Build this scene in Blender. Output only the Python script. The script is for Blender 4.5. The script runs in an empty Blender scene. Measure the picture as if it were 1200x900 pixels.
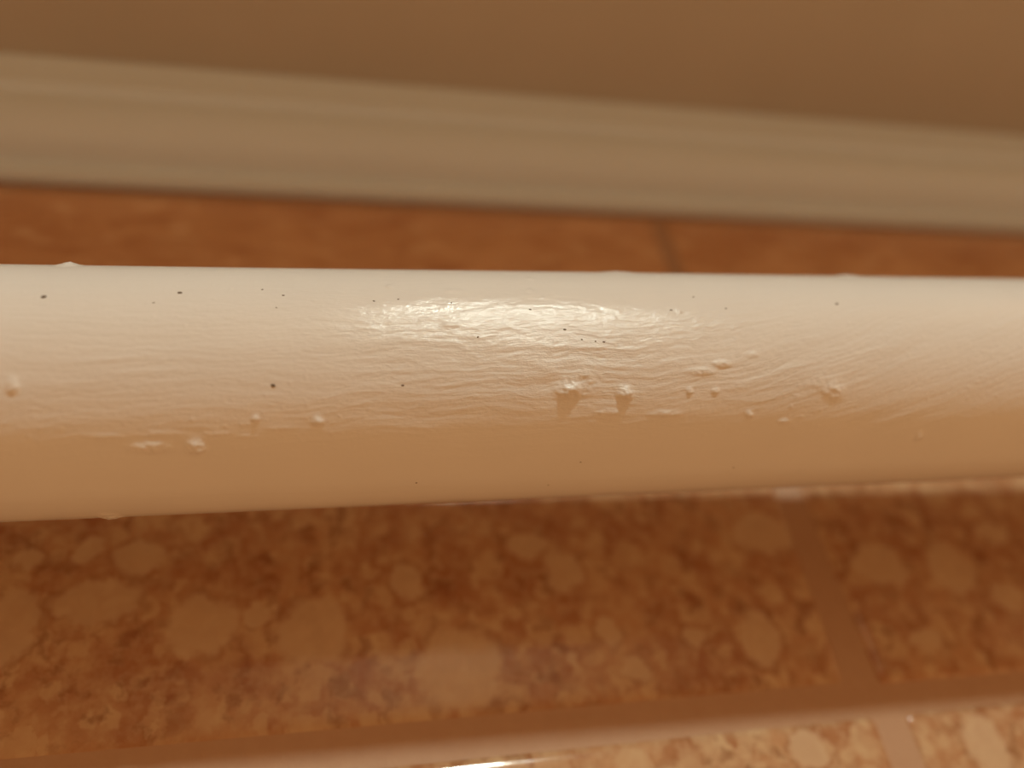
import bpy, math
import numpy as np
from mathutils import Matrix, Vector

# ------------------------------------------------------------------ units
# Everything is laid out in millimetres around the pipe axis:
#   X along the pipe, Y into the tiled wall, Z up.  The pipe runs 1.72 m above the floor.
MM = 0.001
Z0 = 1.72
def W(x, y, z): return (x*MM, y*MM, Z0 + z*MM)
R_PIPE = 13.5          # outer radius of the pipe
WALL_Y = 26.4          # glazed face of the tiles behind x = 20
SKEW = math.radians(1.376)   # pipe and wall are not quite parallel
LEDGE_Z = 80.6         # underside of the ledge above the pipe axis
LEDGE_D = 80.0         # how far the ledge stands out from the tiles
ROOM_Z = 745.0         # ceiling of the room
LAMP = (272.0, -1150.0)  # x, y of the round ceiling lamp

def WL(x, w, z):       # x along the tiled wall, w out of it into the room
    c, s = math.cos(SKEW), math.sin(SKEW)
    return W(20 + (x-20)*c + w*s, WALL_Y + (x-20)*s - w*c, z)

scene = bpy.context.scene
col = scene.collection

# ------------------------------------------------------------------ camera
cam_d = bpy.data.cameras.new('camera')
cam = bpy.data.objects.new('camera', cam_d)
col.objects.link(cam)
scene.camera = cam
yaw, pit, roll = math.radians(11.516), math.radians(37.811), math.radians(-0.836)
fw = Vector((math.sin(yaw), math.cos(yaw)*math.cos(pit), math.cos(yaw)*math.sin(pit)))
up0 = Vector((0, -math.sin(pit), math.cos(pit)))
rt = fw.cross(up0).normalized(); upv = rt.cross(fw)
c_, s_ = math.cos(roll), math.sin(roll)
rt, upv = c_*rt + s_*upv, c_*upv - s_*rt
m = Matrix.Identity(4)
for i in range(3):
    m[i][0], m[i][1], m[i][2] = rt[i], upv[i], -fw[i]
m.translation = Vector(W(0, -73.923, -57.151))
cam.matrix_world = m
cam_d.sensor_width = 36.0
cam_d.lens = 36.0*936.0/1200.0
cam_d.clip_start = 0.002
cam_d.clip_end = 20
cam_d.dof.use_dof = True
cam_d.dof.focus_distance = 0.0830
cam_d.dof.aperture_fstop = 8.0

# ------------------------------------------------------------------ world, exposure
world = bpy.data.worlds.new('world'); scene.world = world
world.use_nodes = True
world.node_tree.nodes['Background'].inputs[0].default_value = (0.60, 0.305, 0.125, 1)   # the rest of the warm tiled bathroom
world.node_tree.nodes['Background'].inputs[1].default_value = 1.30
vs = scene.view_settings
vs.view_transform = 'Standard'; vs.look = 'None'; vs.gamma = 1.0
vs.use_curve_mapping = False
vs.exposure = 0.0
LAMP_POWER = 490.0
LAMP_COLOR = (0.88, 0.98, 0.87, 1)

# ------------------------------------------------------------------ node helpers
class NT:
    def __init__(self, name):
        self.mat = bpy.data.materials.new(name); self.mat.use_nodes = True
        self.t = self.mat.node_tree; self.t.nodes.clear()
        self.out = self.t.nodes.new('ShaderNodeOutputMaterial')
    def n(self, typ, **kw):
        nd = self.t.nodes.new(typ)
        for k, v in kw.items(): setattr(nd, k, v)
        return nd
    def put(self, sock, v):
        if v is None: return
        if isinstance(v, bpy.types.NodeSocket): self.t.links.new(v, sock)
        else:
            if hasattr(sock, 'default_value') and hasattr(sock.default_value, '__len__') and isinstance(v, (tuple, list)) and len(v) == 3 and len(sock.default_value) == 4:
                v = (*v, 1)
            sock.default_value = v
    def math(self, op, a, b=None, c=None, clamp=False):
        nd = self.n('ShaderNodeMath', operation=op); nd.use_clamp = clamp
        for i, v in enumerate((a, b, c)):
            self.put(nd.inputs[i], v)
        return nd.outputs[0]
    def vm(self, op, a, b=None):
        nd = self.n('ShaderNodeVectorMath', operation=op)
        self.put(nd.inputs[0], a); self.put(nd.inputs[1], b)
        return nd.outputs['Value'] if op in ('LENGTH', 'DISTANCE') else nd.outputs[0]
    def noise(self, vec, scale, detail=3.0, rough=0.5, col=False):
        nd = self.n('ShaderNodeTexNoise')
        self.put(nd.inputs['Vector'], vec); nd.inputs['Scale'].default_value = scale
        nd.inputs['Detail'].default_value = detail; nd.inputs['Roughness'].default_value = rough
        return nd.outputs['Color' if col else 'Fac']
    def step(self, v, lo, hi, a=0.0, b=1.0):
        nd = self.n('ShaderNodeMapRange', interpolation_type='SMOOTHSTEP')
        self.put(nd.inputs[0], v)
        for i, q in enumerate((lo, hi, a, b)): nd.inputs[i+1].default_value = q
        return nd.outputs[0]
    def mix(self, f, a, b, mode='MIX'):
        nd = self.n('ShaderNodeMix', data_type='RGBA', blend_type=mode)
        self.put(nd.inputs[0], f); self.put(nd.inputs[6], a); self.put(nd.inputs[7], b)
        return nd.outputs[2]
    def mmpos(self):
        g = self.n('ShaderNodeNewGeometry').outputs['Position']
        v = self.vm('SUBTRACT', g, (0, 0, Z0))
        return self.vm('MULTIPLY', v, (1000, 1000, 1000))
    def bsdf(self, color, rough, bump=None, dist=0.0001, strength=1.0, spec=0.5, coat=0.0):
        b = self.n('ShaderNodeBsdfPrincipled')
        self.put(b.inputs['Base Color'], color); self.put(b.inputs['Roughness'], rough)
        b.inputs['Specular IOR Level'].default_value = spec
        b.inputs['Coat Weight'].default_value = coat
        if bump is not None:
            bn = self.n('ShaderNodeBump'); bn.inputs['Distance'].default_value = dist
            bn.inputs['Strength'].default_value = strength
            self.put(bn.inputs['Height'], bump); self.t.links.new(bn.outputs[0], b.inputs['Normal'])
        self.t.links.new(b.outputs[0], self.out.inputs[0])
        return self.mat

# ------------------------------------------------------------------ materials
# printed pebbles of the tile glaze: x, z, half-width, half-height in mm on the wall
PEBBLES = [(-18.2,-16.7,4.2,3.9),(-5.1,-18.4,4.4,4.3),(13.2,-24.3,5.2,5.1),(7.0,-12.2,2.1,2.5),(28.8,-12.2,2.7,3.3),(78.1,-13.6,4.3,3.4),
 (89.8,-15.0,3.9,4.4),(80.2,-25.9,2.7,1.9),(54.9,-23.2,2.7,4.1),(-39.5,-15.3,2.9,4.5),(-30.2,-12.7,5.1,2.7),(-26.4,-7.2,3.2,2.2),
 (-39.2,-6.5,1.6,1.4),(60.6,-7.9,5.0,3.1),(-32.6,-5.7,1.9,1.6),(56.2,-37.8,2.4,2.4),(81.8,-39.8,3.0,3.9),(36.1,-26.2,2.0,1.6),
 (33.3,-21.2,1.7,1.8),(27.8,-24.1,1.0,1.4),(45.5,-22.6,1.4,1.4),(24.5,-7.9,3.1,1.7),(-11.9,-15.6,1.9,1.6),(100.6,-9.3,2.6,2.2),
 (97.3,-20.0,2.9,2.2)]

def tile_material():
    k = NT('glazed_pebble_tile')
    p = k.mmpos()
    flat = k.vm('MULTIPLY', p, (1, 0, 1))
    wn = k.vm('SUBTRACT', k.noise(flat, 0.30, 4, 0.62, col=True), (0.5, 0.5, 0.5))
    warp = k.vm('ADD', flat, k.vm('MULTIPLY', wn, (4.4, 0, 4.4)))
    # the larger pebbles
    best = None
    for (x, z, rx, rz) in PEBBLES:
        d = k.vm('LENGTH', k.vm('MULTIPLY', k.vm('SUBTRACT', warp, (x, 0, z)), (1/rx, 0, 1/rz)))
        best = d if best is None else k.math('MINIMUM', best, d)
    peb = k.step(best, 1.20, 0.82)
    # the ground between them: mottled, small chips, dark wandering patches
    m1 = k.noise(flat, 0.10, 5, 0.62)
    m2 = k.noise(flat, 0.45, 4, 0.6)
    base = k.mix(k.step(m1, 0.34, 0.66), (0.36, 0.15, 0.066), (0.50, 0.28, 0.145))
    base = k.mix(k.step(m2, 0.38, 0.68, 0, 0.6), base, (0.58, 0.40, 0.235))
    for sc, amt, th in ((0.20, 0.55, 0.45), (0.42, 0.6, 0.42)):
        v = k.n('ShaderNodeTexVoronoi', feature='F1'); k.put(v.inputs['Vector'], warp); v.inputs['Scale'].default_value = sc
        sep = k.n('ShaderNodeSeparateColor'); k.put(sep.inputs[0], v.outputs['Color'])
        pick = k.step(sep.outputs[0], th, th+0.2)
        inside = k.step(v.outputs['Distance'], 0.56, 0.36)
        f = k.math('MULTIPLY', k.math('MULTIPLY', pick, inside), amt)
        base = k.mix(f, base, (0.60, 0.42, 0.25))
    dk = k.noise(warp, 0.33, 4, 0.62)
    spots = k.math('MULTIPLY', k.step(dk, 0.50, 0.66), k.step(k.noise(flat, 0.07, 2, 0.5), 0.36, 0.6, 0.35, 0.95))
    base = k.mix(k.math('MULTIPLY', spots, 0.75), base, (0.25, 0.095, 0.034))
    rim = k.math('MULTIPLY', k.step(best, 1.42, 1.12), k.step(k.noise(flat, 0.2, 2, 0.5), 0.48, 0.62))
    base = k.mix(k.math('MULTIPLY', rim, 0.55), base, (0.30, 0.125, 0.05))
    colr = k.mix(k.math('MULTIPLY', peb, 0.78), base, (0.60, 0.43, 0.275))
    return k.bsdf(colr, 0.10, bump=k.noise(flat, 0.12, 2, 0.5), dist=0.0006, strength=0.12)

def veined_tile_material():  # marbled border tile; colours also lightened in place of partial lamp light
    k = NT('glazed_veined_tile_lit_tone')
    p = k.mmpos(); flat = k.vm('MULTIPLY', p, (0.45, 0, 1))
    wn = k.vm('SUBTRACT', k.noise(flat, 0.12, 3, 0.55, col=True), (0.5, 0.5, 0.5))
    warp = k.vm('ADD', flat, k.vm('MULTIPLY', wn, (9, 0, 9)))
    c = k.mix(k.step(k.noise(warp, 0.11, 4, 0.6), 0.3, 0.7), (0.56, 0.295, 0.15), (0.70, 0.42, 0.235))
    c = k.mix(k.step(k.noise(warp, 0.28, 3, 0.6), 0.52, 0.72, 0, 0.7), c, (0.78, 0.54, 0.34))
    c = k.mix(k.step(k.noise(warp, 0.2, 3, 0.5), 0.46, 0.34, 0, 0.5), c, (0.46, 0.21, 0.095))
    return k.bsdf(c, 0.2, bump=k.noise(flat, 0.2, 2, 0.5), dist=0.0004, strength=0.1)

def grout_material():
    k = NT('pink_beige_grout')
    p = k.mmpos()
    c = k.mix(k.noise(p, 0.5, 4, 0.6), (0.43, 0.25, 0.145), (0.49, 0.305, 0.185))
    return k.bsdf(c, 0.55, bump=k.noise(p, 2.0, 4, 0.6), dist=0.0002, strength=0.25)

def paint_material():
    k = NT('white_gloss_paint')
    p = k.mmpos()
    at = k.n('ShaderNodeAttribute', attribute_name='brush').outputs['Vector']
    sp = k.n('ShaderNodeSeparateXYZ'); k.put(sp.inputs[0], at)
    st = k.vm('MULTIPLY', at, (0.16, 1.0, 0.0))
    fine = k.vm('MULTIPLY', at, (0.55, 1.0, 0.0))
    h = k.math('ADD', k.noise(st, 2.6, 5, 0.62), k.math('MULTIPLY', k.noise(fine, 2.2, 4, 0.6), 0.8))
    h = k.math('MULTIPLY', h, sp.outputs[2])
    c = k.mix(k.noise(p, 0.12, 3, 0.5), (0.73, 0.73, 0.71), (0.77, 0.77, 0.75))
    return k.bsdf(c, 0.155, bump=h, dist=0.00008, strength=1.0)

def simple(name, c0, c1, rough, sc=0.05, bsc=None, bd=0.0002, bs=0.2, spec=0.5):
    k = NT(name); p = k.mmpos()
    c = k.mix(k.noise(p, sc, 4, 0.55), c0, c1)
    return k.bsdf(c, rough, bump=k.noise(p, bsc, 3) if bsc else None, dist=bd, strength=bs, spec=spec)

M = {}
M['tile'] = tile_material()
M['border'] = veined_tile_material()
M['grout'] = grout_material()
M['paint'] = paint_material()
M['trim'] = simple('white_trim_plastic', (0.69, 0.80, 0.88), (0.72, 0.83, 0.90), 0.38, 0.03, 0.3, 0.0002, 0.1)
M['ceiling'] = simple('beige_ceiling_paint', (0.56, 0.45, 0.335), (0.64, 0.52, 0.40), 0.75, 0.03, 0.25, 0.0003, 0.25)
M['ledge'] = simple('brown_ledge_paint', (0.44, 0.395, 0.32), (0.51, 0.46, 0.38), 0.7, 0.03, 0.25, 0.0003, 0.25)
M['wall'] = simple('brown_blocker', (0.30, 0.20, 0.12), (0.36, 0.25, 0.15), 0.5, 0.01)
M['speck'] = simple('dark_dust', (0.10, 0.075, 0.05), (0.2, 0.15, 0.1), 0.7, 1.0)
M['ring'] = simple('satin_metal', (0.72, 0.71, 0.69), (0.76, 0.75, 0.72), 0.3, 0.1)
def lamp_material():
    k = NT('lit_lens')
    e = k.n('ShaderNodeEmission'); e.inputs[0].default_value = LAMP_COLOR; e.inputs[1].default_value = LAMP_POWER
    k.t.links.new(e.outputs[0], k.out.inputs[0]); return k.mat
M['lens'] = lamp_material()

# ------------------------------------------------------------------ mesh helpers
def mesh_np(name, verts, quads, mat, smooth=True, tris=None):
    me = bpy.data.meshes.new(name)
    verts = np.asarray(verts, np.float32)
    if quads is None: quads = np.zeros((0, 4), np.int32)
    quads = np.asarray(quads, np.int32).reshape(-1, 4)
    tris = np.zeros((0, 3), np.int32) if tris is None else np.asarray(tris, np.int32).reshape(-1, 3)
    me.vertices.add(len(verts)); me.vertices.foreach_set('co', verts.ravel())
    loops = np.concatenate([quads.ravel(), tris.ravel()])
    tot = np.concatenate([np.full(len(quads), 4), np.full(len(tris), 3)]).astype(np.int32)
    start = (np.cumsum(tot) - tot).astype(np.int32)
    me.loops.add(len(loops)); me.loops.foreach_set('vertex_index', loops)
    me.polygons.add(len(tot)); me.polygons.foreach_set('loop_start', start); me.polygons.foreach_set('loop_total', tot)
    me.polygons.foreach_set('use_smooth', np.full(len(tot), smooth))
    me.update(calc_edges=True); me.validate()
    me.materials.append(mat)
    return me
def link(name, me, parent=None, loc=None):
    o = bpy.data.objects.new(name, me); col.objects.link(o)
    if parent: o.parent = parent
    if loc is not None: o.location = loc
    return o
def tag(o, label=None, cat=None, group=None, kind=None):
    if label: o['label'] = label
    if cat: o['category'] = cat
    if group: o['group'] = group
    if kind: o['kind'] = kind
    return o
def box(name, x0, x1, y0, y1, z0, z1, mat, parent=None):
    v = [W(x, y, z) for x in (x0, x1) for y in (y0, y1) for z in (z0, z1)]
    q = [(0,1,3,2), (4,6,7,5), (0,4,5,1), (2,3,7,6), (0,2,6,4), (1,5,7,3)]
    return link(name, mesh_np(name, v, q, mat, False), parent)
def perlin(x, y, seed):
    rng = np.random.RandomState(seed); perm = rng.permutation(512); ang = rng.rand(512)*2*np.pi
    gx, gy = np.cos(ang), np.sin(ang)
    xi = np.floor(x).astype(np.int64); yi = np.floor(y).astype(np.int64)
    fx, fy = x-xi, y-yi
    def g(ix, iy, dx, dy):
        h = perm[(perm[ix & 511] + iy) & 511]
        return gx[h]*dx + gy[h]*dy
    u = fx*fx*fx*(fx*(fx*6-15)+10); v = fy*fy*fy*(fy*(fy*6-15)+10)
    a = g(xi, yi, fx, fy); b = g(xi+1, yi, fx-1, fy); c = g(xi, yi+1, fx, fy-1); d = g(xi+1, yi+1, fx-1, fy-1)
    return ((a*(1-u)+b*u)*(1-v) + (c*(1-u)+d*u)*v)*1.5
def sstep(x, a, b):
    t = np.clip((x-a)/(b-a), 0, 1); return t*t*(3-2*t)

# ------------------------------------------------------------------ the room
RX0, RX1, RY0 = -950.0, 950.0, -1500.0
FLOOR_Z = -1720.0
def slab(name, x0, x1, w0, w1, z0, z1, mat):
    v = [WL(x, w, z) for x in (x0, x1) for w in (w1, w0) for z in (z0, z1)]
    q = [(0,1,3,2), (4,6,7,5), (0,4,5,1), (2,3,7,6), (0,2,6,4), (1,5,7,3)]
    return link(name, mesh_np(name, v, q, mat, False))
wall = slab('wall_back', RX0, RX1, -100, -0.5, FLOOR_Z, ROOM_Z, M['grout'])
tag(wall, 'tiled wall in beige and brown pebble pattern behind the pipe', 'wall', kind='structure')
o = box('wall_front_blocker', -1600, 1600, RY0-80, RY0, FLOOR_Z, ROOM_Z, M['wall']); tag(o, 'unseen brown wall added opposite the tiled wall to block ambient light', 'wall', kind='structure')  # added out of view, cuts the ambient light arriving from the front
o = box('ceiling', RX0, RX1, RY0, 20, ROOM_Z, ROOM_Z+60, M['ceiling']); tag(o, 'beige room ceiling high above the ledge', 'ceiling', kind='structure')
o = slab('ledge', RX0+1, RX1-1, -0.5, LEDGE_D, LEDGE_Z, LEDGE_Z+22, M['ledge'])
tag(o, 'brown painted ledge board above the white trim at the top', 'ledge')

# tiles: every tile is a piece of the wall
def tile_mesh(w, h, mat):
    """rounded rectangle with a soft pillowed edge, lying in XZ, glaze towards -Y, origin in the middle of the glazed face"""
    rings = [(0.0, 1.6), (0.0, 0.75), (0.25, 0.46), (0.6, 0.26), (1.1, 0.11), (1.8, 0.03), (2.8, 0.0)]
    seg = 4; vs_ = []
    for d, drop in rings:
        r = max(0.9-d*0.2, 0.4); hw, hh = w/2-d, h/2-d
        for ci, (sx, sz) in enumerate(((1,1), (-1,1), (-1,-1), (1,-1))):
            for j in range(seg+1):
                a = math.pi/2*(ci + j/seg)
                vs_.append(((sx*(hw-r) + r*math.cos(a))*MM, drop*MM, (sz*(hh-r) + r*math.sin(a))*MM))
    n = 4*(seg+1); q = []
    for k in range(len(rings)-1):
        for j in range(n):
            a, b = k*n+j, k*n+(j+1) % n
            q.append((a, b, b+n, a+n))
    base = (len(rings)-1)*n
    cidx = len(vs_); vs_.append((0, 0, 0))
    t = [(base+j, base+(j+1) % n, cidx) for j in range(n)]
    return mesh_np('tile', vs_, q, mat, True, t)
GAP = 4.3; TW = 196.0
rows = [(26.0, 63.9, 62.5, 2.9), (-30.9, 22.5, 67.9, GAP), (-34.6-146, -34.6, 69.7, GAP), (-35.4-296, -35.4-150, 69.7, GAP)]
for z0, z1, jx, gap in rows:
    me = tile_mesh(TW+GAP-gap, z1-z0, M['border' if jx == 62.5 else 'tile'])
    for i in range(-3, 3):
        cx = jx + (TW+GAP)*(i+0.5)
        t = link('tile', me, wall, WL(cx, 0, (z0+z1)/2))
        t.rotation_euler = (math.radians(0.7) if (i == -1 and jx == 67.9) else 0, 0, SKEW)
# cove trim between the tiles and the ledge: profile as (distance from wall, z)
prof = [(-0.80, 80.47), (-0.80, 65.35), (0.88, 64.96), (1.87, 64.86), (2.55, 65.15), (2.85, 65.84), (2.55, 66.63), (2.95, 67.12)]
for i in range(0, 15):
    a = math.pi/2*i/14
    prof.append((3.24 + 8.44*math.sin(a), 67.22 + 7.07*(1-math.cos(a))))
prof += [(11.78, 74.78), (12.37, 75.07), (13.06, 75.07), (13.45, 75.46), (13.55, 76.15), (14.93, 79.69), (15.22, 80.18), (15.22, 80.47)]
xs = np.linspace(RX0, RX1, 60); v = []; q = []
for x in xs:
    for (w, z) in prof: v.append(WL(x, w, z))
n = len(prof)
for i in range(len(xs)-1):
    for j in range(n):
        a, b = i*n+j, i*n+(j+1) % n
        q.append((a, a+n, b+n, b))
o = link('trim_1', mesh_np('trim_1', v, q, M['trim'], True))
tag(o, 'greyish white cove trim strip with ridged edges between tiles and brown ledge', 'trim', kind='structure')

# ------------------------------------------------------------------ the painted pipe
xs = np.concatenate([np.linspace(RX0-5, -150, 22), np.linspace(-145, -43, 130), np.arange(-42, 104, 0.135), np.linspace(104.5, 220, 140), np.linspace(226, RX1+5, 22)])
th = np.concatenate([np.arange(-132, 66, 0.58), np.arange(68, 226, 4.0)])
X, T = np.meshgrid(xs, np.radians(th), indexing='ij')
D = np.degrees(T); S = R_PIPE*T
fine = sstep(X, -150, -60)*(1-sstep(X, 120, 220))
# brush direction: along the pipe at the left, slanting upwards to the right
slope = 0.015 + 0.33*sstep(xs, 22, 62); psi = np.concatenate([[0], np.cumsum(0.5*(slope[1:]+slope[:-1])*np.diff(xs))])
psi -= np.interp(20.0, xs, psi)
PS = psi[:, None]
sr = S - PS + 0.5*perlin(X/9.0, S/5.0, 3) + 0.12*perlin(X/2.2, S/1.5, 4)
band = np.interp(D, [-130, -78, -64, -52, -30, -12, 2, 14, 40, 70], [0.12, 0.14, 0.4, 1.0, 1.0, 0.85, 0.45, 0.22, 0.15, 0.15])
patch = 0.55 + 0.75*sstep(perlin(X/16.0, S/6.0, 8), -0.3, 0.5)
mid = np.exp(-((X-26)/20.0)**2)*np.exp(-((D+24)/22.0)**2)
left = 1-sstep(X, -30, -5)*0.0
H = 0.060*perlin(X/26.0, sr/2.6, 11) + 0.026*perlin(X/13.0, sr/0.95, 12) + 0.020*perlin(X/8.0, sr/0.5, 13) + 0.007*perlin(X/4.0, sr/0.3, 14)
rid = 1-np.abs(perlin(X/7.5, sr/1.3, 15)); H += 0.020*(rid**3)
H *= band*patch*(0.85+0.9*mid)
# crumpled, re-brushed paint in the middle
wx = X + 0.8*perlin(X/3.0, S/2.0, 21); ws = sr + 0.5*perlin(X/2.5, S/2.0, 22)
crm = 0.050*(1-np.abs(perlin(wx/3.4, ws/1.5, 23)))**2 + 0.026*perlin(wx/1.6, ws/0.75, 24) + 0.012*perlin(wx/0.8, ws/0.4, 25)
H += crm*mid*0.9
hl = np.exp(-((X-18)/15.0)**2)*np.exp(-((D+5)/13.0)**2)
H += hl*(0.026*perlin(X/2.2, sr/0.6, 31) + 0.018*perlin(X/0.8, sr/0.4, 32))
# grit: scattered little lumps under the paint
g = perlin(X/0.75, S/0.6, 41); H += 0.05*sstep(g, 0.52, 0.8)*np.interp(D, [-130, -75, -50, 0, 40, 70], [0.0, 0.05, 0.8, 0.6, 0.06, 0.0])*sstep(perlin(X/10.0, S/8.0, 42), -0.15, 0.5)
H += 0.045*perlin(X/55.0, S/14.0, 51)
H *= fine
# single lumps and drips: x, angle, height, half-length, half-width, skew
LUMPS = [(22.2,-40.5,.62,1.25,.75),(24.0,-37.5,.22,1.5,1.2),(28.45,-42.5,.60,.78,.62),(39.4,-29.6,.30,1.0,.35),(37.2,-33.0,.26,1.6,.35),(35.65,-41.7,.22,.35,.3),(38.6,-41.9,.22,.4,.32),
 (-14.5,-62.3,.50,.75,.6),(-18.5,-61.5,.34,1.6,.5),(-3.1,-51.8,.34,.5,.4),(-8.9,-50.0,.22,.3,.3),(42.75,-53.2,.26,.38,.36),(-29.9,-35.6,.34,.45,.55),(52.9,-44.0,.22,1.2,.8),(51.5,-40.0,.16,2.2,.9),
 (64.9,-67.5,.35,.5,.5),(-28.5,40.5,.35,.9,1.1),(31.6,42.5,.16,1.6,1.2),(62.5,43.0,.20,1.2,1.2),(-24.5,-113.0,.32,.9,1.2),(4.3,13.7,.14,.35,.3),(11.0,10.8,.12,.9,.28),(19.4,11.4,.12,.4,.3),(35.7,-2.4,.14,.3,.3),(20.0,23.7,.1,.4,.3),
 (43.2,-25.6,.14,.9,.3),(10.3,-10.1,.12,.9,.25),(-22.5,-56.0,.08,1.4,.25),(-17.6,-55.5,.10,1.6,.22),(-12.5,-56.0,.09,1.2,.22),(-6.5,-54.0,.08,1.3,.2),(-9.5,-57.5,.08,.8,.2),(47.0,-57.0,.18,.6,.25),(33.0,-52.0,.2,1.6,.3),(27.0,-50.6,.16,1.4,.25)]
lump_mod = 1 + 0.5*perlin(X/0.9, S/0.6, 71) + 0.3*perlin(X/0.4, S/0.3, 72)
for (lx, la, hh, rx, rs) in LUMPS:
    dx = (X-lx)/rx; ds = (S-R_PIPE*math.radians(la))/rs
    r2 = dx*dx + np.where(ds > 0, ds*ds*0.55, ds*ds*1.3)
    H += 0.72*hh*np.exp(-r2*r2*0.3 - r2*0.6)*lump_mod
rad = (R_PIPE + H)
V = np.stack([X*MM, -rad*np.cos(T)*MM, Z0 + rad*np.sin(T)*MM], -1).reshape(-1, 3)
nx, nt = X.shape
I = np.arange(nx*nt).reshape(nx, nt); J = np.roll(I, -1, axis=1)
Q = np.stack([I[:-1], J[:-1], J[1:], I[1:]], -1).reshape(-1, 4)[:, ::-1]
pipe_me = mesh_np('painted_pipe', V, Q, M['paint'], True)
att = pipe_me.attributes.new('brush', 'FLOAT_VECTOR', 'POINT')
amt = np.clip(band*(0.35+0.65*patch/1.3) + 0.25*hl + 0.5*mid, 0.04, 1.6)
att.data.foreach_set('vector', np.stack([X, sr, amt], -1).astype(np.float32).ravel())
pipe = link('painted_pipe', pipe_me)
tag(pipe, 'thick white painted steel pipe with brush marks, lumps and drips, running along the tiles', 'pipe')

# dust specks caught in the paint
def blob_mesh(name, mat, seed, seg=8, rg=5):
    rng = np.random.RandomState(seed); v = [(0, 0, 1)]
    for i in range(1, rg):
        for j in range(seg):
            a = math.pi*i/rg; b = 2*math.pi*j/seg; r = 1+0.25*(rng.rand()-.5)
            v.append((r*math.sin(a)*math.cos(b), r*math.sin(a)*math.sin(b), r*math.cos(a)))
    v.append((0, 0, -1)); t = []; q = []
    for j in range(seg):
        t.append((0, 1+j, 1+(j+1) % seg)); l = 1+(rg-2)*seg
        t.append((len(v)-1, l+(j+1) % seg, l+j))
    for i in range(rg-2):
        for j in range(seg):
            a = 1+i*seg+j; b = 1+i*seg+(j+1) % seg
            q.append((a, a+seg, b+seg, b))
    return mesh_np(name, np.array(v)*MM, q, mat, True, t)
speck_me = [blob_mesh('dust_speck', M['speck'], s) for s in (1, 2, 3)]
SPECKS = [(-16.3,8.0,.30),(-7.2,-36.2,.30),(-28.4,4.7,.34),(-18.5,1.6,.14),(2.6,3.4,.18),(5.1,4.6,.16),(22.3,-12.3,.22),(24.0,-17.4,.18),(25.5,-18.2,.16),(26.4,-18.6,.2),
 (10.6,2.6,.16),(13.0,-16.0,.18),(34.8,-1.4,.2),(18.9,-1.3,.2),(-8.5,10.8,.16),(-6.4,6.8,.18),(-7.0,-0.9,.14),(55.6,3.6,.26),(38.1,7.9,.16),(41.4,-0.2,.16),(6.8,-86.4,.16),(24.3,-76.1,.14),(42.7,-84.0,.14),(21.4,-92.9,.14),(5.2,-37.0,.2)]
for i, (sx, sa, sr_) in enumerate(SPECKS):
    a = math.radians(sa)
    ix = np.argmin(np.abs(xs-sx)); it = np.argmin(np.abs(th-sa)); rr = R_PIPE + H[ix, it] - 0.02
    o = link('dust_speck', speck_me[i % 3], pipe, W(sx, -rr*math.cos(a), rr*math.sin(a)))
    o.scale = (sr_*0.85, sr_*0.5, sr_*0.5); o.rotation_euler = (0, 0.4*math.sin(i*2.1), 0)

# ------------------------------------------------------------------ the ceiling lamp
def lathe(name, prof, mat, parent, seg=48):
    v = []; q = []; n = len(prof)
    for j in range(seg):
        a = 2*math.pi*j/seg
        for (r, z) in prof: v.append((r*math.cos(a)*MM, r*math.sin(a)*MM, z*MM))
    for j in range(seg):
        for i in range(n-1):
            a, b = j*n+i, ((j+1) % seg)*n+i
            q.append((a, a+1, b+1, b))
    return link(name, mesh_np(name, v, q, mat, True), parent)
lamp = bpy.data.objects.new('ceiling_lamp', None); col.objects.link(lamp)
lamp.location = W(LAMP[0], LAMP[1], ROOM_Z); lamp.empty_display_size = 0.05
tag(lamp, 'round lit opal ceiling lamp in front of the pipe', 'lamp')
lathe('base', [(0.01, 0.5), (60, 0.5), (60, -10), (57, -13), (46, -14)], M['ring'], lamp)
lathe('shade', [(52, -13.5), (52, -22), (48, -31), (39, -39), (25, -45), (11, -47), (0.01, -47.5)], M['lens'], lamp)
